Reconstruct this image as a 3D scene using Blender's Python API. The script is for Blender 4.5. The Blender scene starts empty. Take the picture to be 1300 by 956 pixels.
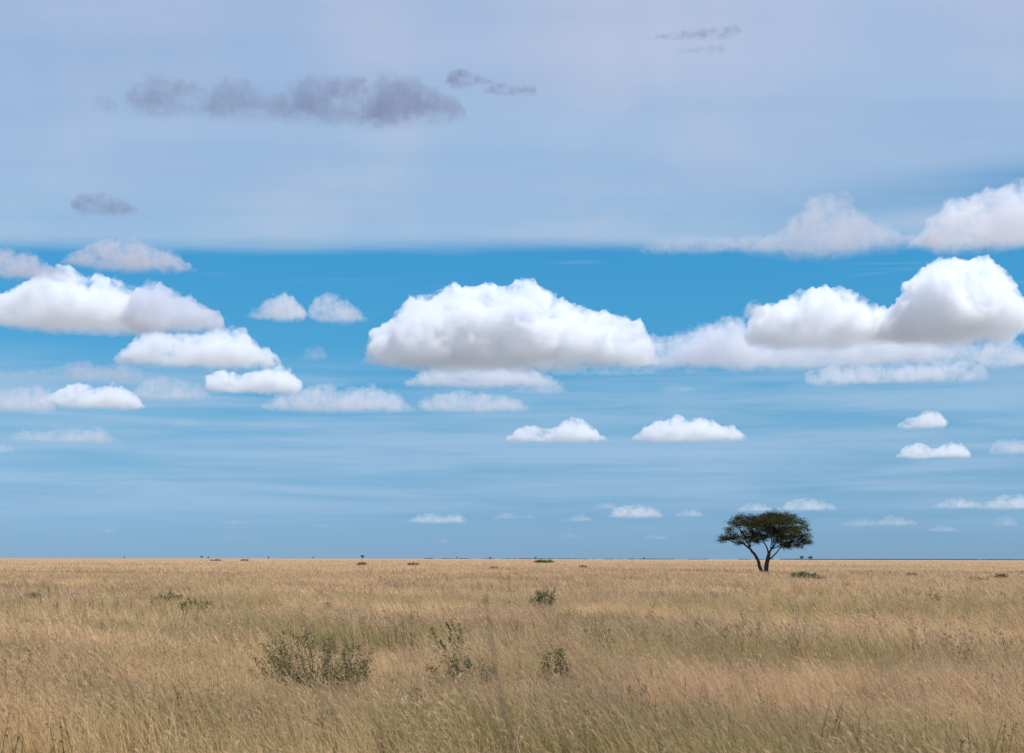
import bpy, bmesh, math, random
import numpy as np
from mathutils import Vector, Matrix

random.seed(7)
rng = np.random.default_rng(7)
R = math.radians
scene = bpy.context.scene
col = scene.collection

# ------------------------------------------------------------------ camera
F = 1805.0                      # focal length in photo pixels (50 mm on 36 mm)
CAMH = 2.4
PITCH = math.atan((709.0 - 433.0) / F)
ROLL = R(0.13)
cam_d = bpy.data.cameras.new('camera')
cam = bpy.data.objects.new('camera', cam_d)
col.objects.link(cam)
cam_d.sensor_width = 36.0
cam_d.lens = F / 1300.0 * 36.0
cam_d.shift_y = -(478.0 - 433.0) / 1300.0
cam_d.clip_start = 0.1
cam_d.clip_end = 300000.0
CM = Matrix.Rotation(R(90) + PITCH, 4, 'X') @ Matrix.Rotation(ROLL, 4, 'Z')
cam.matrix_world = Matrix.Translation((0, 0, CAMH)) @ CM
cam_d.dof.use_dof = True
cam_d.dof.focus_distance = 120.0
cam_d.dof.aperture_fstop = 4.0
scene.camera = cam
CM3 = CM.to_3x3()

def ray(px, py):
    return CM3 @ Vector(((px - 650.0) / F, (433.0 - py) / F, -1.0)).normalized()

def ground_at(px, py):
    d = ray(px, py)
    t = -CAMH / d.z
    return Vector((d.x * t, d.y * t, 0.0))

# ------------------------------------------------------------------ numpy noise
_P = np.random.default_rng(3).random(1 << 16).astype(np.float64)
def _h(ix, iy, iz):
    n = (ix * 73856093) ^ (iy * 19349663) ^ (iz * 83492791)
    return _P[n & 0xFFFF]
def vnoise(p):
    """value noise in 0..1 of an (n,3) array"""
    f = np.floor(p); i = f.astype(np.int64); t = p - f
    t = t * t * t * (t * (t * 6 - 15) + 10)
    x, y, z = i[:, 0], i[:, 1], i[:, 2]
    def L(a, b, w): return a + (b - a) * w
    c00 = L(_h(x, y, z), _h(x + 1, y, z), t[:, 0]); c10 = L(_h(x, y + 1, z), _h(x + 1, y + 1, z), t[:, 0])
    c01 = L(_h(x, y, z + 1), _h(x + 1, y, z + 1), t[:, 0]); c11 = L(_h(x, y + 1, z + 1), _h(x + 1, y + 1, z + 1), t[:, 0])
    return L(L(c00, c10, t[:, 1]), L(c01, c11, t[:, 1]), t[:, 2])
def fbm(p, oct=4, g=0.5, billow=False):
    s = np.zeros(len(p)); a = 1.0; tot = 0
    for k in range(oct):
        v = vnoise(p * (2.03 ** k) + 17.3 * k)
        if billow: v = 1 - np.abs(2 * v - 1) * 1.0
        s += a * v; tot += a; a *= g
    return s / tot

def tag(o, label=None, cat=None, group=None, kind=None):
    if label: o['label'] = label
    if cat: o['category'] = cat
    if group: o['group'] = group
    if kind: o['kind'] = kind
    return o

def mesh_obj(name, verts, faces, mat=None, parent=None, smooth=False):
    me = bpy.data.meshes.new(name)
    me.from_pydata([tuple(v) for v in verts] if not isinstance(verts, np.ndarray) else verts.tolist(), [], faces)
    me.update()
    o = bpy.data.objects.new(name, me)
    col.objects.link(o)
    if mat: me.materials.append(mat)
    if parent: o.parent = parent
    if smooth: me.shade_smooth()
    return o

# ------------------------------------------------------------------ node helpers
def new_mat(name):
    m = bpy.data.materials.new(name); m.use_nodes = True
    m.node_tree.nodes.clear()
    return m, m.node_tree
class NT:
    def __init__(s, t): s.t = t
    def n(s, typ, **kw):
        x = s.t.nodes.new(typ)
        for k, v in kw.items():
            if k.startswith('_'): setattr(x, k[1:], v)
        return x
    def link(s, a, b): s.t.links.new(a, b)
    def val(s, sock, v):
        if hasattr(v, 'is_output') or isinstance(v, bpy.types.NodeSocket): s.link(v, sock)
        else: sock.default_value = v
    def math(s, op, a, b=0.0, c=None, clamp=False):
        x = s.t.nodes.new('ShaderNodeMath'); x.operation = op; x.use_clamp = clamp
        s.val(x.inputs[0], a); s.val(x.inputs[1], b)
        if c is not None: s.val(x.inputs[2], c)
        return x.outputs[0]
    def mix(s, f, a, b, blend='MIX'):
        x = s.t.nodes.new('ShaderNodeMix'); x.data_type = 'RGBA'; x.blend_type = blend
        s.val(x.inputs[0], f)
        for q, v in ((x.inputs[6], a), (x.inputs[7], b)):
            if isinstance(v, tuple) and len(v) == 3: v = v + (1.0,)
            s.val(q, v)
        return x.outputs[2]
    def ss(s, v, lo, hi, a=0.0, b=1.0):
        x = s.t.nodes.new('ShaderNodeMapRange'); x.interpolation_type = 'SMOOTHSTEP'
        s.val(x.inputs[0], v); s.val(x.inputs[1], lo); s.val(x.inputs[2], hi); s.val(x.inputs[3], a); s.val(x.inputs[4], b)
        return x.outputs[0]
    def noise(s, vec, scale, detail=4, rough=0.5, dist=0.0, dim='3D'):
        x = s.t.nodes.new('ShaderNodeTexNoise'); x.noise_dimensions = dim
        s.link(vec, x.inputs['Vector']); x.inputs['Scale'].default_value = scale
        x.inputs['Detail'].default_value = detail; x.inputs['Roughness'].default_value = rough
        x.inputs['Distortion'].default_value = dist
        return x.outputs[0]
    def vmul(s, v, k):
        x = s.t.nodes.new('ShaderNodeVectorMath'); x.operation = 'MULTIPLY'
        s.link(v, x.inputs[0]); x.inputs[1].default_value = k
        return x.outputs[0]
    def ramp(s, f, stops):
        x = s.t.nodes.new('ShaderNodeValToRGB'); r = x.color_ramp
        while len(r.elements) < len(stops): r.elements.new(0.5)
        for e, (p, c) in zip(r.elements, stops): e.position = p; e.color = (*c, 1.0)
        s.link(f, x.inputs[0])
        return x.outputs[0]
def lin(r, g, b):
    f = lambda c: (c / 255 / 12.92) if c / 255 <= 0.04045 else ((c / 255 + 0.055) / 1.055) ** 2.4
    return (f(r), f(g), f(b))

# ------------------------------------------------------------------ sun
SUN_EL, SUN_AZ = 60.0, 118.0       # azimuth clockwise from +Y (the view direction); 118 = to the right and a little behind
sd = Vector((math.sin(R(SUN_AZ)) * math.cos(R(SUN_EL)), math.cos(R(SUN_AZ)) * math.cos(R(SUN_EL)), math.sin(R(SUN_EL))))
ld = bpy.data.lights.new('sun', 'SUN'); ld.energy = 5.0; ld.angle = R(0.53); ld.color = (1.0, 0.955, 0.9)
lo = bpy.data.objects.new('sun', ld); col.objects.link(lo)
lo.rotation_euler = sd.to_track_quat('Z', 'Y').to_euler()
lo.location = (0, 0, 50)
# ------------------------------------------------------------------ sky
def make_world():
    w = bpy.data.worlds.new('World'); scene.world = w; w.use_nodes = True
    t = w.node_tree; t.nodes.clear(); N = NT(t)
    sky = N.n('ShaderNodeTexSky', _sky_type='NISHITA', _sun_disc=False)
    sky.sun_elevation = R(SUN_EL); sky.sun_rotation = R(SUN_AZ)
    sky.altitude = 1500; sky.air_density = 1.0; sky.dust_density = SKY_DUST; sky.ozone_density = 2.0
    geo = N.n('ShaderNodeTexCoord'); D = geo.outputs['Generated']
    sep = N.n('ShaderNodeSeparateXYZ'); N.link(D, sep.inputs[0])
    X, Y, Z = sep.outputs
    # the clear air of this sky: deeper and more saturated than the model's, by elevation
    tint = N.ramp(Z, SKY_TINT)
    skyc = N.mix(1.0, sky.outputs[0], tint, 'MULTIPLY')
    # high thin cloud, laid on a level sheet far above the plain
    zc = N.math('MAXIMUM', Z, 0.01)
    px = N.math('DIVIDE', X, zc); py = N.math('DIVIDE', Y, zc)
    cmb = N.n('ShaderNodeCombineXYZ'); N.link(px, cmb.inputs[0]); N.link(py, cmb.inputs[1])
    P = cmb.outputs[0]
    n1 = N.noise(N.vmul(P, (0.22, 0.5, 1)), 1.0, 5, 0.55, 0.3)
    n2 = N.noise(N.vmul(P, (0.9, 1.7, 1)), 1.0, 6, 0.6, 0.6)
    n3 = N.noise(N.vmul(P, (0.55, 2.2, 1)), 1.3, 4, 0.5, 0.2)
    # veil: everything nearer than the straight front edge of the sheet
    edge = N.math('ADD', py, N.math('MULTIPLY', N.math('SUBTRACT', n2, 0.5), 0.34))
    edge = N.math('ADD', edge, N.math('MULTIPLY', N.ss(px, 0.6, 1.6), N.math('MULTIPLY', N.math('SUBTRACT', n1, 0.35), 1.3)))
    veil = N.ss(edge, 4.66, 4.36)
    body = N.ss(N.math('ADD', N.math('MULTIPLY', n1, 0.6), N.math('MULTIPLY', n3, 0.4)), 0.30, 0.68, 0.76, 1.0)
    # a long blue gap opening towards the right
    ga = N.math('SUBTRACT', py, N.math('SUBTRACT', 4.35, N.math('MULTIPLY', px, 0.48)))
    gap = N.math('MULTIPLY', N.ss(N.math('ABSOLUTE', ga), 0.42, 0.0), N.ss(px, 0.35, 1.6, 0.0, 0.75))
    gap = N.math('MULTIPLY', gap, N.ss(n3, 0.3, 0.6, 0.5, 1.0))
    v = N.math('MULTIPLY', veil, body)
    v = N.math('MULTIPLY', v, N.math('SUBTRACT', 1.0, gap))
    vcol = N.ramp(Z, [(0.20, lin(163, 197, 224)), (0.27, lin(170, 196, 225)), (0.36, lin(179, 196, 225)), (0.45, lin(187, 201, 225))])
    vcol = N.mix(N.ss(n2, 0.3, 0.7, 0.0, 0.35), vcol, lin(188, 196, 222))
    n4 = N.noise(D, 5.0, 4, 0.55, 0.6)
    vcol = N.mix(N.ss(n4, 0.38, 0.62, 0.55, 0.0), vcol, lin(158, 188, 224))
    vcol = N.mix(N.ss(n4, 0.50, 0.72, 0.0, 0.5), vcol, lin(192, 203, 226))
    out = N.mix(N.math('MULTIPLY', v, 0.97), skyc_scale(N, skyc), vcol)
    # streaks of thin far cloud low over the plain
    ny = N.math('MULTIPLY', Z, 1.0)
    c2 = N.n('ShaderNodeCombineXYZ'); N.link(X, c2.inputs[0]); N.link(ny, c2.inputs[2]); N.link(Y, c2.inputs[1])
    s1 = N.noise(N.vmul(c2.outputs[0], (5.0, 5.0, 95.0)), 1.0, 5, 0.62, 0.35)
    s2 = N.noise(N.vmul(c2.outputs[0], (2.5, 2.5, 22.0)), 1.0, 3, 0.5, 0.3)
    lowm = N.math('MULTIPLY', N.ss(Z, 0.150, 0.115), N.ss(Z, 0.004, 0.05))
    st = N.math('MULTIPLY', N.ss(N.math('ADD', N.math('MULTIPLY', s1, 0.5), N.math('MULTIPLY', s2, 0.5)), 0.36, 0.64), lowm)
    out = N.mix(N.math('MULTIPLY', st, 0.62), out, lin(174, 200, 227))
    # faint bright filaments in the clear band
    s3 = N.noise(N.vmul(c2.outputs[0], (7.0, 7.0, 130.0)), 1.0, 4, 0.6, 0.5)
    fm = N.math('MULTIPLY', N.ss(Z, 0.135, 0.16), N.ss(Z, 0.222, 0.20))
    out = N.mix(N.math('MULTIPLY', N.math('MULTIPLY', N.ss(s3, 0.60, 0.78), fm), 0.35), out, lin(140, 190, 225))
    k = N.n('ShaderNodeVectorMath', _operation='SCALE'); N.link(out, k.inputs[0]); k.inputs['Scale'].default_value = 1.0 / SKY_STRENGTH
    out = k.outputs[0]
    bg = N.n('ShaderNodeBackground'); bg.inputs[1].default_value = SKY_STRENGTH
    o = N.n('ShaderNodeOutputWorld')
    N.link(out, bg.inputs[0]); N.link(bg.outputs[0], o.inputs[0])
SKY_STRENGTH = 0.1
SKY_DUST = 0.1
def skyc_scale(N, c): return N.mix(1.0, c, (SKY_STRENGTH * 1.3,)*3, 'MULTIPLY')

T = 1 / 1.3
SKY_TINT = [(z, (r * T, g * T, b * T)) for z, r, g, b in (
    (0.0, .28, .49, .95), (0.032, .325, .56, .91), (0.059, .395, .655, .915), (0.087, .415, .75, .955),
    (0.114, .339, .811, 1.0), (0.142, .311, .883, 1.086), (0.18, .297, .976, 1.177), (0.22, .284, 1.058, 1.278), (1.0, .30, 1.10, 1.30))]
WHITE = (0.955, 0.970, 0.995)
LAV = (0.89, 0.91, 0.96)        # thinner lavender cloud
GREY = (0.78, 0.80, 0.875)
VEIL_SHADE = (0.46, 0.52, 0.66)  # darkened vapour: shade under the veil painted as colour
# ------------------------------------------------------------------ clouds: closed lumpy bodies of scattering vapour
def cloud_mat(name, dens, colr, s, gr, thr, Hm, aniso=0.35):
    """dens per metre at full; s metres per photo pixel, sets the grain of the vapour"""
    m, t = new_mat(name); N = NT(t)
    v = N.n('ShaderNodeVolumePrincipled')
    v.inputs['Color'].default_value = (*colr, 1)
    v.inputs['Anisotropy'].default_value = aniso
    tc = N.n('ShaderNodeTexCoord')
    n = N.math('ADD', N.math('MULTIPLY', N.noise(tc.outputs['Object'], 1.0 / (gr * s), 2, 0.5, 0.0), 0.45),
               N.math('MULTIPLY', N.noise(tc.outputs['Object'], 1.0 / (gr * 0.33 * s), 6, 0.66, 0.4), 0.55))
    sp = N.n('ShaderNodeSeparateXYZ'); N.link(tc.outputs['Object'], sp.inputs[0])
    foot = N.ss(sp.outputs[2], -0.06 * Hm, 0.22 * Hm, 0.12, 1.0)       # vapour thins into the base
    N.link(N.math('MULTIPLY', N.ss(n, thr[0], thr[1], 0.0, dens), foot), v.inputs['Density'])
    o = N.n('ShaderNodeOutputMaterial'); N.link(v.outputs[0], o.inputs['Volume'])
    return m
CLOUDH = 900.0
ICO = None
def ico():
    global ICO
    if ICO is None:
        bm = bmesh.new(); bmesh.ops.create_icosphere(bm, subdivisions=3, radius=1.0)
        ICO = (np.array([v.co[:] for v in bm.verts]), [[v.index for v in f.verts] for f in bm.faces]); bm.free()
    return ICO
def cloud(label, top, base, dens=0.12, colr=WHITE, rough=1.0, depth=0.8, alt=None, n=None, res=1.5, bottom=0.0, group=None, seed=None, name='cloud', low=0.3, thr=(0.40, 0.58)):
    """top: outline [(px, py)] of the crown from left to right; base: photo row of the flat underside"""
    sd_ = seed if seed is not None else int(top[0][0] * 7 + base * 13) & 0xFFFF
    g = np.random.default_rng(sd_)
    xs = np.array([p[0] for p in top], float); ys = np.array([p[1] for p in top], float)
    cx = (xs[0] + xs[-1]) / 2
    d = ray(cx, base)
    k = (alt or CLOUDH) / d.z
    C = Vector((d.x * k, d.y * k, alt or CLOUDH))
    s = k / F / 1.0                         # metres per photo pixel there
    az = math.atan2(C.x, C.y)
    W = (xs[-1] - xs[0]); H = base - ys.min()
    n = n or int(50 + W * 1.2)
    iv, fc = ico(); V = []; Fs = []; off = 0
    def add(u, v, w, r, fl=1.0):
        nonlocal off
        p = iv * r
        p = p * np.array([1.0 + 0.3 * g.random(), 1.0, fl]) + np.array([u, w, v])
        V.append(p); Fs.extend([[a + off for a in f] for f in fc]); off += len(iv)
    for i in range(n):
        q = (i + g.random()) / n
        x = xs[0] + W * q
        t = base - np.interp(x, xs, ys)
        if t < 0.5: continue
        e = min(1.0, 0.25 + 4 * min(q, 1 - q))
        if i % 2 == 0:                        # along the crown line
            r = t * g.uniform(0.13, 0.42); r = min(max(r, 1.6), 0.5 * t + 0.6, H * 0.26)
            v = t - r; w = g.normal(0, 0.22) * depth * t
        else:                                 # fills the body
            r = t * g.uniform(0.3, 0.5); r = max(min(r, H * 0.42), 1.6)
            v = g.uniform(0.1, 0.75) * (t - r) ; w = g.uniform(-1, 1) * depth * t * 0.9
        add(x - cx, v, w, r)
        if i % 3 == 0: add(x - cx, t * 0.16, g.uniform(-1, 1) * depth * t * 0.8, max(1.6, t * 0.3) * e ** 0.3, 0.6)
    P = np.concatenate(V)
    lowm = P[:, 2] < 0
    P[lowm, 2] *= low
    me = bpy.data.meshes.new('tmp'); me.from_pydata(P.tolist(), [], Fs); me.update()
    o = bpy.data.objects.new('tmp', me); col.objects.link(o)
    md = o.modifiers.new('r', 'REMESH'); md.mode = 'VOXEL'; md.voxel_size = res
    dg = bpy.context.evaluated_depsgraph_get()
    me2 = bpy.data.meshes.new_from_object(o.evaluated_get(dg))
    bpy.data.objects.remove(o)
    nv = len(me2.vertices)
    co = np.empty(nv * 3); me2.vertices.foreach_get('co', co); co = co.reshape(-1, 3)
    no = np.empty(nv * 3); me2.vertices.foreach_get('normal', no); no = no.reshape(-1, 3)
    wl = max(4.0, H * 0.42)
    sh = g.random(3) * 900
    tt = np.clip((base - np.interp(co[:, 0] + cx, xs, ys)) / H, 0.15, 1)
    up = np.clip(co[:, 2] / (0.25 * H * tt), 0, 1) * 0.65 + 0.35
    a = (fbm(co / wl + sh, 6, 0.58, billow=True) - 0.72) * 1.0 * wl * rough
    co = co + no * (a * up * tt ** 0.5)[:, None]
    a2 = (fbm(co / min(13.0, max(4.0, H * .25)) + sh + 9, 3, 0.6, billow=True) - 0.62) * min(9.0, H * .16) * rough
    co = co + no * (a2 * up)[:, None]
    b = np.stack([fbm(co / 5.5 + sh + q, 3, 0.6) - 0.5 for q in (3, 41, 87)], 1) * 4.2 * rough
    co = co + b * (0.3 + 0.7 * up)[:, None]
    me2.vertices.foreach_set('co', co.ravel()); me2.update()
    o = bpy.data.objects.new('tmp', me2); col.objects.link(o)
    md = o.modifiers.new('r', 'REMESH'); md.mode = 'VOXEL'; md.voxel_size = res * 0.8
    me3 = bpy.data.meshes.new_from_object(o.evaluated_get(bpy.context.evaluated_depsgraph_get()))
    bpy.data.objects.remove(o); me2 = me3
    co = np.empty(len(me2.vertices) * 3); me2.vertices.foreach_get('co', co)
    co *= s
    me2.vertices.foreach_set('co', co.ravel()); me2.update(); me2.materials.clear()
    me2.materials.append(cloud_mat('cloud_vapour', dens / s, colr, s, max(4.0, min(34.0, H * 0.6)), thr, H * s))
    me2.shade_smooth()
    me2.name = name
    ob = bpy.data.objects.new(name, me2); col.objects.link(ob)
    ob.location = C; ob.rotation_euler.z = -az
    tag(ob, label, 'cloud', group)
    return ob

def make_clouds():
    c = cloud
    BIG = 'heaped white clouds over the plain'; SM = 'small pale clouds low over the horizon'; GR_ = 'ragged grey scraps of cloud under the veil'
    c('large bright white cloud with a flat grey base at the left edge of the sky', [(-70,406),(-30,392),(0,382),(18,372),(35,362),(50,351),(62,348),(75,344),(88,350),(110,350),(135,352),(148,360),(158,368),(170,374),(178,370),(186,385),(192,404)], 412, group=BIG)
    c('grey shaded lobe of cloud pressed against the right end of the large left cloud', [(176,402),(183,372),(190,363),(202,361),(215,366),(228,376),(242,380),(256,385),(268,392),(276,402),(281,412)], 417, dens=0.093, colr=(0.86, 0.885, 0.94), group=BIG)
    c('white domed cloud with soft grey underside below the grey lobe on the left', [(148,458),(160,449),(172,443),(183,432),(195,421),(210,425),(225,427),(240,422),(255,426),(265,419),(274,414),(286,412),(298,418),(308,428),(316,437),(330,438),(342,446),(352,458)], 463, dens=0.101, group=BIG)
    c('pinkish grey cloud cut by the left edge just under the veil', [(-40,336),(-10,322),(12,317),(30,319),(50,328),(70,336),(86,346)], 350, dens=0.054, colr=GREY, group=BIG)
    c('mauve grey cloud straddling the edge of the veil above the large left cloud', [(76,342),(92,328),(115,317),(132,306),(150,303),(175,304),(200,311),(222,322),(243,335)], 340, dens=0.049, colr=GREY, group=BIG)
    c('small wedge of lavender cloud alone in the blue left of centre', [(310,402),(322,392),(334,386),(345,376),(357,371),(368,374),(378,384),(384,396)], 404, dens=0.056, colr=LAV, group=BIG)
    c('small lavender cloud with a tail sloping down to the right, nearest the tall central cloud', [(402,392),(404,378),(414,372),(428,374),(440,382),(452,390),(466,404)], 407, dens=0.038, colr=LAV, group=BIG)
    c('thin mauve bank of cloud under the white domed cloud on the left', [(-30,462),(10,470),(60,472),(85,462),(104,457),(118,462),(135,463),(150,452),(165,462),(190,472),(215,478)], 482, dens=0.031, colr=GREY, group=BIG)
    c('pale pink cloud with a flat base cut by the left edge of the sky', [(-40,502),(-10,493),(12,493),(28,492),(40,487),(50,494),(55,506)], 521, dens=0.046, colr=LAV, group=BIG)
    c('bright white low cloud with two crests right of the pink cloud', [(58,508),(72,502),(84,494),(96,488),(108,487),(118,493),(128,491),(138,487),(150,488),(162,495),(178,510)], 516, dens=0.135, group=BIG)
    c('faint lavender cloud between the two-crested cloud and the double-humped white one', [(176,494),(192,480),(208,478),(228,482),(245,486),(262,496)], 506, dens=0.034, colr=LAV, group=BIG)
    c('compact white cloud with two rounded humps, the right one taller', [(265,488),(272,475),(284,469),(297,473),(306,480),(314,473),(330,469),(345,463),(358,463),(366,471),(370,486)], 497, dens=0.165, group=BIG)
    c('long lavender cloud with small white crests right of the double-humped cloud', [(340,508),(362,499),(382,494),(400,490),(418,487),(436,490),(450,492),(466,488),(486,490),(500,496),(512,506),(528,515)], 522, dens=0.042, colr=LAV, group=BIG)
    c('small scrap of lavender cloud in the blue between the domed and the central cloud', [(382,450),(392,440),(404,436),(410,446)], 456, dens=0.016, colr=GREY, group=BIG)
    c('long flat whitish cloud above the left part of the plain, lower than all its neighbours', [(16,556),(30,547),(55,549),(72,546),(92,543),(110,544),(122,541),(132,549),(152,558)], 561, dens=0.046, colr=LAV, group=BIG)
    c('small pale scrap of cloud cut by the left edge under the pink cloud', [(-24,572),(-6,562),(8,563),(18,570)], 574, dens=0.037, colr=LAV, group=SM)
    c('faint round puff of cloud right of the long flat whitish cloud', [(218,538),(228,530),(240,529),(254,537)], 542, dens=0.014, colr=LAV, group=SM)
    c('tall central cloud with a brilliant white peak and a grey flat base', [(478,440),(482,426),(490,412),(500,404),(512,398),(526,396),(534,384),(542,374),(552,371),(566,366),(578,364),(590,371),(602,365),(614,364),(628,370),(638,377),(645,367),(656,362),(668,362),(680,368),(692,377),(706,382),(722,388),(738,391),(754,398),(772,402),(788,405),(796,412),(803,407),(812,424),(822,438),(834,450)], 459, dens=0.146, group=BIG, depth=.7)
    c('low lavender ridge of cloud joining the right end of the central cloud', [(790,436),(808,424),(818,425),(836,424),(850,430),(866,421),(880,419),(890,411),(900,410),(912,416),(922,403),(934,402),(941,412),(938,428),(952,440),(962,452)], 463, dens=0.055, colr=LAV, group=BIG)
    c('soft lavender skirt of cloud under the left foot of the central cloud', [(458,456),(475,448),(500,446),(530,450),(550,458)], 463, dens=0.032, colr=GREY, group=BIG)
    c('pale lens of cloud directly beneath the central cloud', [(512,486),(530,474),(545,468),(560,462),(585,458),(606,456),(640,458),(664,464),(690,474),(716,484)], 490, dens=0.077, colr=LAV, group=BIG)
    c('lowest long pale pad of cloud beneath the central cloud', [(536,508),(556,499),(580,494),(610,496),(636,500),(654,504),(670,514)], 522, dens=0.045, colr=LAV, group=BIG)
    c('faint pinkish scrap right of the two pads beneath the central cloud', [(650,496),(668,486),(684,482),(698,478),(708,486),(720,496)], 499, dens=0.027, colr=LAV, group=BIG)
    c('tiny white puff between the lavender ridge and the right hand cloud domes', [(949,396),(952,384),(958,380),(965,386),(969,398)], 402, dens=0.046, colr=LAV, group=BIG)
    c('white peaked cloud dome, left of the pair on the right', [(958,424),(964,408),(972,392),(984,382),(1000,380),(1012,376),(1022,369),(1036,371),(1046,365),(1060,363),(1072,372),(1084,379),(1096,384),(1106,391),(1118,394),(1134,398),(1160,408)], 434, dens=0.135, group=BIG)
    c('tallest bright white cloud dome, right of the pair, in the right of the sky', [(1112,418),(1130,404),(1142,394),(1152,382),(1162,372),(1172,362),(1180,354),(1190,341),(1200,335),(1212,337),(1224,337),(1234,339),(1243,334),(1252,341),(1260,352),(1266,366),(1269,380),(1264,392),(1274,402),(1284,418)], 426, dens=0.146, group=BIG)
    c('long grey lavender layer of cloud forming the base of the two right hand domes', [(925,452),(948,438),(975,428),(1010,424),(1050,426),(1100,418),(1150,420),(1200,430),(1226,434),(1236,444)], 463, dens=0.046, colr=LAV, group=BIG, depth=1.2)
    c('lowest flat roll of whitish cloud under the two right hand domes', [(1036,468),(1060,461),(1090,462),(1120,464),(1160,460),(1200,460),(1222,460),(1238,468),(1245,478)], 485, dens=0.064, colr=LAV, group=BIG)
    c('lavender cloud with a sloping top cut by the right edge beside the tallest dome', [(1254,456),(1258,440),(1266,430),(1284,426),(1292,438),(1302,448),(1340,452)], 463, dens=0.046, colr=LAV, group=BIG)
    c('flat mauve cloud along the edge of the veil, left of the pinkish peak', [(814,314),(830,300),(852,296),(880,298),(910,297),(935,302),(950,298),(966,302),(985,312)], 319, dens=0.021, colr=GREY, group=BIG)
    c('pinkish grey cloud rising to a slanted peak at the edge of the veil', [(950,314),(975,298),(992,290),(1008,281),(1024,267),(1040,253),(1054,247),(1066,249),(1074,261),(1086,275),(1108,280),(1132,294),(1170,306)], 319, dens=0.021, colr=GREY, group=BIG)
    c('whitish cloud at the edge of the veil cut by the right edge of the sky', [(1158,304),(1180,290),(1196,278),(1208,262),(1222,250),(1240,249),(1256,242),(1272,247),(1290,241),(1320,240),(1370,250)], 308, dens=0.046, colr=LAV, group=BIG)
    c('small white cloud with a rounded peak at its right end', [(642,555),(660,543),(672,540),(690,544),(706,542),(718,534),(730,530),(740,535),(752,544),(770,556)], 560, dens=0.135, group=BIG)
    c('long white bumpy-topped cloud right of the small peaked one', [(804,554),(822,541),(838,534),(852,532),(862,527),(874,532),(888,530),(900,533),(912,542),(924,539),(946,554)], 559, dens=0.135, group=BIG)
    c('small slanted white cloud below the lowest roll on the right', [(1142,538),(1156,529),(1168,528),(1178,521),(1190,524),(1194,536)], 543, dens=0.112, group=BIG)
    c('white twin-humped cloud below the small slanted cloud on the right', [(1142,576),(1156,566),(1168,562),(1180,568),(1192,568),(1204,561),(1216,562),(1226,574)], 581, dens=0.135, group=BIG)
    c('pale round cloud near the right edge, right of the twin-humped cloud', [(1260,570),(1270,559),(1284,555),(1296,560),(1308,568)], 576, dens=0.037, colr=LAV, group=BIG)
    c('thin lavender layer of cloud trailing right beneath the tail of the central cloud', [(700,470),(740,463),(790,462),(840,466),(880,468),(905,472)], 476, dens=.022, colr=LAV, group=BIG)
    c('very faint scrap of cloud between the central cloud and the lowest roll on the right', [(842,492),(856,487),(872,488),(886,494)], 497, dens=.02, colr=LAV, group=BIG)
    # scraps near the horizon
    f = dict(group=SM, res=1.1)
    c('low pale cloud strip with a bright right end left of the middle', [(518,660),(530,654),(546,650),(562,654),(580,651),(592,659)], 664, dens=0.056, **f)
    c('low cloud strip just right of the one left of the middle', [(626,656),(640,650),(652,652),(664,656),(674,652),(682,657)], 659, dens=0.042, colr=LAV, **f)
    c('faint cloud strip left of the bright horizon cloud', [(708,660),(726,655),(738,651),(750,658)], 662, dens=0.042, colr=LAV, **f)
    c('small puff above the left end of the bright horizon cloud', [(754,643),(764,637),(774,636),(782,643)], 646, dens=0.036, colr=LAV, **f)
    c('bright white low cloud left of the tree', [(772,654),(784,644),(798,641),(816,641),(830,645),(842,653)], 657, dens=0.068, **f)
    c('small pale cloud between the bright low cloud and the tree', [(858,653),(870,646),(882,645),(894,653)], 656, dens=0.050, colr=LAV, **f)
    c('small white cloud just above the left side of the tree crown', [(936,646),(950,639),(966,637),(980,645)], 649, dens=0.051, **f)
    c('pale cloud just above the right side of the tree crown', [(990,644),(1006,635),(1024,632),(1042,636),(1060,643)], 648, dens=0.056, **f)
    c('faint cloud strip right of the tree crown', [(1062,667),(1080,660),(1096,658),(1112,660)], 668, dens=0.036, colr=LAV, **f)
    c('faint humped cloud strip second from the tree crown', [(1114,662),(1128,654),(1142,655),(1162,662)], 667, dens=0.042, colr=LAV, **f)
    c('tiny faint cloud third along the low row right of the tree', [(1182,672),(1196,666),(1206,668),(1218,672)], 675, dens=0.036, colr=LAV, **f)
    c('white flat low cloud in the right of the sky', [(1186,642),(1204,635),(1220,632),(1238,638),(1246,642)], 645, dens=0.056, **f)
    c('low white cloud meeting the right edge of the sky', [(1246,644),(1262,636),(1276,629),(1292,628),(1330,634)], 646, dens=0.051, **f)
    c('faint puff beneath the low cloud at the right edge', [(1262,664),(1272,656),(1282,655),(1290,664)], 668, dens=0.021, colr=LAV, **f)
    c('tiny faint puff above the horizon furthest left', [(128,674),(136,670),(146,674)], 676, dens=0.042, colr=LAV, **f)
    c('tiny faint streak of cloud low in the left of the sky', [(282,664),(294,659),(310,663)], 665, dens=0.050, colr=LAV, **f)
    c('faint low puff under the tiny streak in the left of the sky', [(278,684),(296,677),(318,683)], 686, dens=0.021, colr=LAV, **f)
    c('tiny faint cloud between the left streak and the middle strips', [(394,667),(404,664),(418,667)], 669, dens=0.042, colr=LAV, **f)
    c('faint puff hugging the horizon under the middle cloud strips', [(552,688),(562,682),(572,688)], 690, dens=0.036, colr=LAV, **f)
    c('faint round puff low over the horizon left of the tree', [(816,682),(828,676),(846,681)], 685, dens=0.042, colr=LAV, **f)
    c('faint thin cloud low over the horizon, second left of the tree', [(706,682),(722,674),(744,680)], 684, dens=0.021, colr=LAV, **f)
    # grey scraps high up, the veil's shade put into their vapour colour
    g = dict(group=GR_, alt=1500.0, thr=(0.44, 0.60), depth=1.0, low=0.8)
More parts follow.
